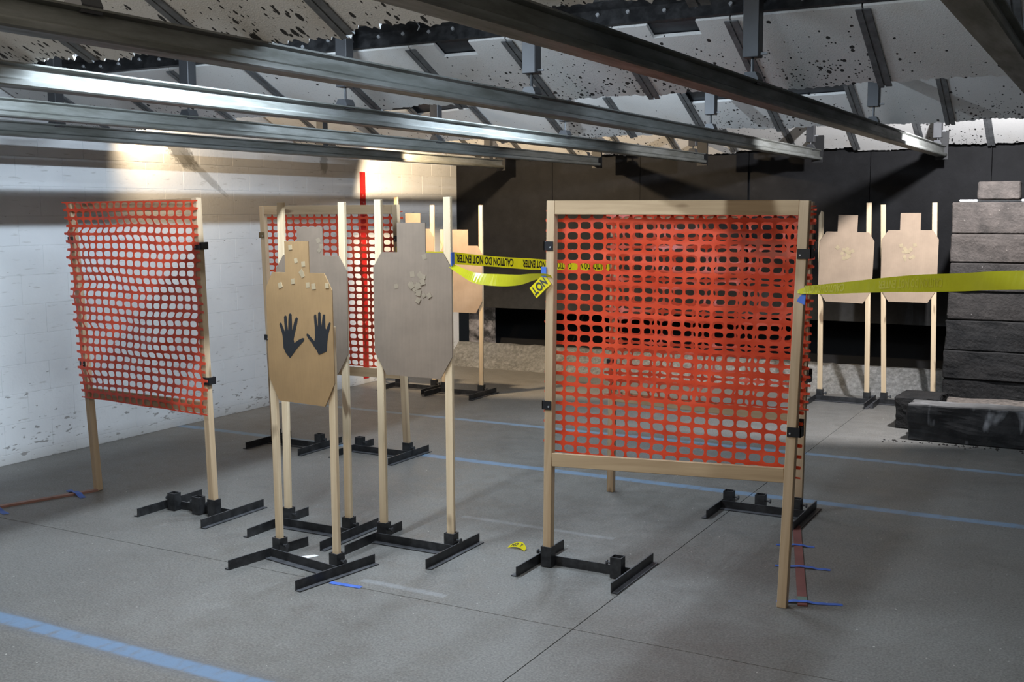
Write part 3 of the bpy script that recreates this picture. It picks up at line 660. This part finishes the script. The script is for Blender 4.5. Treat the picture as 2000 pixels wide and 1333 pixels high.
# left frame, mesh on the near side, one foot loose on the floor
barrier('netted frame closest to the block wall, crumpled orange mesh on its front', (-5.345, 4.52, .0), (-5.475, 4.53, 1.722), (-4.300, 4.405, .012), (-4.402, 4.46, 1.737), (1.69, 1.705), (.59, .60), .024, 3.0, .020, .022,
        nz=(.565, 1.725), ext=.026, wood='woodz', tabs=False)
barrier('netted frame standing behind the cardboard targets, on two metal bases', (-5.325, 6.09, .012), (-5.375, 6.09, 1.704), (-4.215, 6.155, .012), (-4.275, 6.15, 1.707), (1.675, 1.675), (.565, .565), -.016, 8.0, .010, .006,
        brmat=('bracket_brass', 'bracket', 'bracket', 'bracket'), wood='wood_old', nz=(.60, 1.665))
barrier('large netted frame in the foreground right, one leg propped on the bare floor', (-2.295, 4.50, .012), (-2.272, 4.50, 1.703), (-1.185, 4.485, .0), (-1.135, 4.50, 1.693), (1.672, 1.664), (.515, .565), -.016, 14.0, .010, .006, nz=(.548, 1.66))
barrier('netted frame seen through the mesh of the large foreground frame', (-2.606, 5.93, .0), (-2.588, 5.93, 1.66), (-1.495, 5.945, .012), (-1.478, 5.96, 1.70), (1.60, 1.67), (.575, .535), .022, 21.0, .022, .012, nz=(.585, 1.68), brz=(1.49, .775))
stand_base((-4.432, 4.40), R(180), 'black metal base with three sockets under the left netted frame', (-.132, -.017, .168))
stand_base((-5.128, 6.11), 0, 'left one of two black metal bases under the rear netted frame')
stand_base((-4.412, 6.16), 0, 'right one of two black metal bases under the rear netted frame')
stand_base((-2.118, 4.495), R(180), 'black metal base holding the left leg of the large foreground frame', (-.175, .178))
stand_base((-1.672, 5.905), 0, 'black metal base with three sockets behind the foreground frame', (-.20, -.02, .178))

# ------------------------------------------------------------------ dark blocks
def rough_block(lo, hi, name, m, label, cat='block', amp=.010, seed=0, group=None, cuts=7):
    bm = bmesh.new(); bmesh.ops.create_cube(bm, size=1.0)
    c = [(a + b) / 2 for a, b in zip(lo, hi)]; s = [b - a for a, b in zip(lo, hi)]
    for v in bm.verts: v.co = Vector((v.co.x * s[0], v.co.y * s[1], v.co.z * s[2]))
    bmesh.ops.bevel(bm, geom=list(bm.edges), offset=.008, segments=1, affect='EDGES')
    bmesh.ops.subdivide_edges(bm, edges=[e for e in bm.edges if e.calc_length() > .1], cuts=cuts, use_grid_fill=True)
    for v in bm.verts:
        p = v.co + Vector((seed * 3.1, seed, 0)); k = amp if v.co.z > -s[2] / 2 + .012 else amp * .3
        v.co += Vector((noise.noise(p * 6 + Vector((0, 9, 0))), noise.noise(p * 6 + Vector((4, 0, 0))), .35 * noise.noise(p * 5))) * k + Vector((noise.noise(p * 21), noise.noise(p * 21 + Vector((3, 3, 3))), 0)) * k * .5
    me = bpy.data.meshes.new(name); bm.to_mesh(me); bm.free()
    o = link(name, me, m); o.location = (c[0], c[1], c[2])
    return tag(o, label, cat, group)
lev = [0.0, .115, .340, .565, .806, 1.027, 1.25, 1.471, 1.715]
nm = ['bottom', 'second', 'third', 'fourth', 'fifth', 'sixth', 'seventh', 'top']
shade_steps = ['foam_dark', 'foam_dark', 'foam_dark', 'foam_dark', 'foam_mid', 'foam_mid', 'foam', 'foam']  # colour steps with height: upper blocks painted as lit, lower ones as shaded
random.seed(31)
for k in range(8):
    x0 = -1.19 + random.uniform(-.006, .006) + (-.015 if k < 4 else 0)
    lab = 'long dark block, ' + ('lowest of the tall stack at the right edge' if k == 0 else 'uppermost of the long ones in the tall stack' if k == 7 else nm[k] + ' from the bottom of the tall stack')
    rough_block((x0, 9.20 + random.uniform(-.012, .012), lev[k] + .002), (-.18, 9.60, lev[k + 1] - .003), 'dark_block', shade_steps[k], lab, amp=.014 if k < 4 else .008, seed=k + 1, group='long blocks in the tall stack')
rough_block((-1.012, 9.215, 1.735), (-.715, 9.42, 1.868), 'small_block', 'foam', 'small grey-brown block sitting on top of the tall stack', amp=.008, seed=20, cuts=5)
rough_block((-1.15, 9.26, 1.716), (-.22, 9.58, 1.734), 'foam_sheet', 'paper', 'thin white sheet lying between the top blocks of the stack', 'sheet', amp=.003, seed=22, cuts=6)
rough_block((-1.315, 8.30, 0.0), (-.30, 8.56, .262), 'dark_log', 'log', 'long black block with whitish stains on the floor before the stack', amp=.020, seed=25, cuts=9)
rough_block((-1.475, 8.72, 0.0), (-1.16, 9.10, .245), 'dark_block', 'foam_dark', 'short black block on the floor, left end of the low pile', amp=.020, seed=27)
rough_block((-1.13, 8.72, 0.0), (-.30, 9.05, .225), 'splintered_beam', 'debris', 'splintered grey beam lying between the stained block and the stack', 'beam', amp=.022, seed=29, cuts=9)
random.seed(5); crumbs = MB()
for k in range(70):
    if k < 70: x = random.uniform(-1.5, -.3); y = 8.262 - abs(random.gauss(0, .05)); z = 0.0
    else: x = random.uniform(-1.16, -1.10); y = random.uniform(8.75, 9.15); z = 0.0
    r_ = random.uniform(.004, .012) if k < 70 else random.uniform(.012, .03)
    q = [Vector((random.uniform(-1, 1), random.uniform(-1, 1), 0)).normalized() * r_ for _ in range(3)]
    a_ = random.uniform(0, 6.28); pts = [(x + r_ * math.cos(a_ + t) * random.uniform(.6, 1.2), y + r_ * math.sin(a_ + t) * random.uniform(.6, 1.2), z) for t in (0, 1.3, 2.6, 3.9, 5.1)]
    crumbs.add(pts + [(x, y, z + r_ * random.uniform(.7, 1.3))], [(0, 1, 5), (1, 2, 5), (2, 3, 5), (3, 4, 5), (4, 0, 5), (4, 3, 2, 1, 0)])
tag(crumbs.build('rubber_crumbs', 'foam_mid'), 'loose dark crumbs scattered on the floor along the low black blocks', 'crumbs', kind='stuff')

# ------------------------------------------------------------------ tapes
def ribbon(path, width, n=40):
    """path(t)->(centre, unit width vector); returns builder and mapping function"""
    mb = MB(); vs = []
    for i in range(n + 1):
        c, wv = path(i / n); w_ = width(i / n) if callable(width) else width
        c = Vector(c); wv = Vector(wv).normalized(); vs += [c - wv * w_ / 2, c + wv * w_ / 2]
    mb.add(vs, [(2 * i, 2 * i + 2, 2 * i + 3, 2 * i + 1) for i in range(n)]); return mb
def spline(pts):
    P = [Vector(p) for p in pts]; n = len(P) - 1
    def f(t):
        t = min(max(t, 0), 1) * n; i = min(int(t), n - 1); u = t - i
        p0 = P[max(i - 1, 0)]; p1 = P[i]; p2 = P[i + 1]; p3 = P[min(i + 2, n)]
        return .5 * ((2 * p1) + (-p0 + p2) * u + (2 * p0 - 5 * p1 + 4 * p2 - p3) * u * u + (-p0 + 3 * p1 - 3 * p2 + p3) * u ** 3)
    return f
def text_mesh(s, size, xs, bold=.03):
    cu = bpy.data.curves.new('lettering', 'FONT'); cu.body = s; cu.size = size; cu.offset = bold * size; cu.resolution_u = 3; cu.align_x = 'LEFT'
    o = bpy.data.objects.new('lettering', cu); COL.objects.link(o)
    dg = bpy.context.evaluated_depsgraph_get(); me = bpy.data.meshes.new_from_object(o.evaluated_get(dg))
    bpy.data.objects.remove(o); vs = [(v.co.x * xs, v.co.y) for v in me.vertices]; fs = [tuple(p.vertices) for p in me.polygons]
    bpy.data.meshes.remove(me); return vs, fs
def letter_on(path, length, width, phrases, size, xs, m, parent, flip, nrm_sign, off=.0012):
    """lay lettering on a ribbon: flip=True turns it upside down (reads from the far end)"""
    for (s0, txt) in phrases:
        vs, fs = text_mesh(txt, size, xs); out = []
        for (x, y) in vs:
            s = (s0 - x) if flip else (s0 + x)
            v = (size * .36 - y) if flip else (y - size * .36)
            t = s / length; c, wv = path(t); c = Vector(c); wv = Vector(wv).normalized()
            c2, _ = path(min(t + .01, 1)); c1, _ = path(max(t - .01, 0)); d = (Vector(c2) - Vector(c1)).normalized(); nn = d.cross(wv).normalized() * nrm_sign
            out.append(c + wv * v + nn * off)
        mb = MB().add(out, fs); me = bpy.data.meshes.new('lettering'); me.from_pydata([tuple(p) for p in mb.v], [], mb.f); me.update()
        link('lettering', me, m, parent)
def tape_obj(path, width, m, label, n=48):
    o = ribbon(path, width, n).build('caution_tape', m); return tag(o, label, 'tape')
# printed tape, from the grey target's right stick back to the rear frame's left post
A = Vector((-2.800, 4.49, 1.437)); B = Vector((-2.612, 5.905, 1.338)); LT = (B - A).length
def p1(t):
    c = A + (B - A) * t; c.z -= .010 * math.sin(math.pi * t); return c, Vector((.04 * math.sin(5 * t), 0, 1))
t1 = tape_obj(p1, lambda t: .058 - .006 * abs(math.sin(7 * t)), 'yellow', 'yellow caution tape with upside-down black lettering behind the grey target stick')
PH = 'CAUTION DO NOT ENTER'
vs_, _ = text_mesh(PH, .052, 1.0); wid = max(v[0] for v in vs_); XS = .46 / wid
letter_on(p1, LT, .058, [(.49, PH), (1.03, PH)], .052, XS, 'ink', t1, True, 1)
letter_on(p1, LT, .058, [(1.40, 'CAUTION DO N')], .052, XS, 'ink', t1, True, 1)
# slack tape showing its plain back
f2 = spline([(-2.795, 4.462, 1.405), (-2.73, 4.47, 1.372), (-2.664, 4.48, 1.345), (-2.55, 4.49, 1.338), (-2.44, 4.485, 1.342), (-2.36, 4.478, 1.358), (-2.30, 4.474, 1.366), (-2.262, 4.474, 1.360)])
def p2(t):
    a = .9 * math.cos(3.3 * t); return f2(t), Vector((0, math.sin(a), math.cos(a)))
tape_obj(p2, lambda t: .030 + .026 * math.sin(math.pi * min(1, t * 1.25)), 'yellow_back', 'slack yellow tape showing its plain back, tied to the foreground frame')
f3 = spline([(-2.285, 4.475, 1.352), (-2.315, 4.468, 1.322), (-2.352, 4.462, 1.285)])
def p3(t): return f3(t), Vector((.55, -.1, -.62))
t3 = tape_obj(p3, .060, 'yellow', 'torn end of printed caution tape hanging at the foreground frame post', 10)
letter_on(p3, .095, .06, [(.015, 'NOT')], .055, .62, 'ink', t3, False, -1, .0015); letter_on(p3, .095, .06, [(.015, 'NOT')], .055, .62, 'ink', t3, False, 1, .0015)
# right-hand tape, towards the right edge of the picture
f4 = spline([(-1.152, 4.478, 1.334), (-1.05, 4.462, 1.341), (-.76, 4.40, 1.372), (-.52, 4.31, 1.391), (-.30, 4.20, 1.411), (.3, 3.95, 1.44), (1.4, 3.5, 1.47)])
def p4(t):
    a = .25 + .25 * math.sin(9 * t); return f4(t), Vector((0, math.sin(a), math.cos(a)))
L4 = 2.75
t4 = tape_obj(p4, lambda t: .026 + .040 * min(1, t * 2.6), 'yellow_back', 'folded yellow tape running from the foreground frame past the right targets', 90)
letter_on(p4, L4, .06, [(.62, PH), (1.25, PH)], .045, XS * 1.1, 'ink_faint', t4, True, 1); letter_on(p4, L4, .06, [(.62, PH), (1.25, PH)], .045, XS * 1.1, 'ink_faint', t4, True, -1)
# short length between the rear frame and the grey target
A5 = Vector((-4.26, 6.12, 1.40)); B5 = Vector((-2.83, 4.505, 1.44)); L5 = (B5 - A5).length
def p5(t):
    c = A5 + (B5 - A5) * t; c.z -= .012 * math.sin(math.pi * t); return c, Vector((0, 0, 1))
t5 = tape_obj(p5, .055, 'yellow', 'printed caution tape passing behind the grey target towards the rear frame')
letter_on(p5, L5, .055, [(.56, PH), (1.1, PH), (1.65, PH), (2.14, PH)], .050, XS, 'ink', t5, True, 1)

def flat(name, pts, m, label, cat, z=.0015, th=.001, group=None):
    return tag(MB().prism(pts, 'z', z, z + th).build(name, m), label, cat, group)
def strip_pts(a, b, w_):
    a = Vector((*a, 0)); b = Vector((*b, 0)); d = (b - a).normalized(); n = Vector((-d.y, d.x, 0)) * w_ / 2
    return [tuple((a - n).xy), tuple((b - n).xy), tuple((b + n).xy), tuple((a + n).xy)]
# floor strips and the painter's tape that holds them
tag(MB().prism(strip_pts((-1.44, 5.70), (-1.112, 4.53), .040), 'z', 0, .006).build('floor_strip', 'redstrip'), 'dull red wooden strip taped to the floor beside the propped leg', 'strip')
tag(MB().prism(strip_pts((-1.124, 4.58), (-1.140, 4.63), .0405), 'z', .0061, .0066).build('strip_mark', 'grey_green'), 'small green tape mark across the dull red floor strip', 'tape mark')
tag(MB().prism(strip_pts((-5.335, 4.50), (-5.60, 3.74), .034), 'z', 0, .012).build('floor_strip', 'redstrip2'), 'reddish wooden strip on the floor running from the left frame leg', 'strip')
BT = 'blue painter tape pieces'
def over(a, b, w_, hump, label, m='blue'):
    """tape laid over a strip: rises over it in the middle"""
    a = Vector((*a, 0)); b = Vector((*b, 0)); d = (b - a); n = Vector((-d.y, d.x, 0)).normalized()
    def p(t):
        c = a + d * t; h = max(0, 1 - abs(t - hump[0]) / hump[1]); c.z = .002 + hump[2] * min(1, h * 1.6) + .0006 * math.sin(t * 30); return c, n
    o = ribbon(p, w_, 24).build('painters_tape', m); return tag(o, label, 'tape', BT)
over((-1.447, 5.334), (-1.269, 5.381), .026, (.55, .3, .007), 'blue tape across the red floor strip, farthest of three')
over((-1.361, 5.006), (-1.118, 5.06), .028, (.50, .28, .007), 'blue tape across the red floor strip, middle of three')
over((-1.224, 4.533), (-.966, 4.622), .028, (.36, .25, .007), 'blue tape across the red floor strip, nearest of three')
over((-5.50, 4.43), (-5.27, 4.345), .036, (.55, .34, .013), 'blue tape over the reddish floor strip by the left frame leg')
over((-5.72, 4.00), (-5.36, 3.90), .036, (.52, .25, .013), 'blue tape over the reddish floor strip at the left picture edge')
over((-3.055, 3.832), (-2.890, 3.842), .030, (.5, .1, .0), 'blue tape stuck to the floor by the handprints target base')
tag(MB().box((-2.318, 4.4755, 1.305), (-2.292, 4.4775, 1.405)).build('painters_tape', 'blue'), 'blue tape wrapped on the left post of the foreground frame', 'tape', BT)
tag(MB().add([(-1.160, 4.478, 1.29), (-1.115, 4.476, 1.335), (-1.122, 4.474, 1.275)], [(0, 1, 2)]).build('painters_tape', 'blue'), 'blue tape scrap on the right post of the foreground frame', 'tape', BT)
tag(MB().box((-2.787, 4.455, 1.40), (-2.783, 4.482, 1.465)).build('painters_tape', 'blue'), 'blue tape on the grey target stick where the caution tape is tied', 'tape', BT)
# scraps
def ps(t): return (-2.60 + .10 * t, 4.672 - .02 * t + .02 * math.sin(3 * t), .008 + .012 * math.sin(math.pi * t)), Vector((.2, .9, .45))
s_ = tag(ribbon(ps, lambda t: .040 * (.4 + .6 * math.sin(math.pi * (.15 + .8 * t))), 12).build('tape_scrap', 'yellow'), 'torn scrap of yellow caution tape lying on the floor', 'scrap')
letter_on(ps, .105, .03, [(.012, 'NO'), (.062, 'T')], .028, .8, 'ink', s_, False, 1, .0012); letter_on(ps, .105, .03, [(.012, 'NO'), (.062, 'T')], .028, .8, 'ink', s_, False, -1, .0012)
flat('paper_scrap', [(-3.43, 4.045), (-3.37, 4.06), (-3.345, 4.115), (-3.375, 4.12), (-3.41, 4.075)], 'paper', 'white paper scrap on the floor inside the handprints target base', 'scrap')
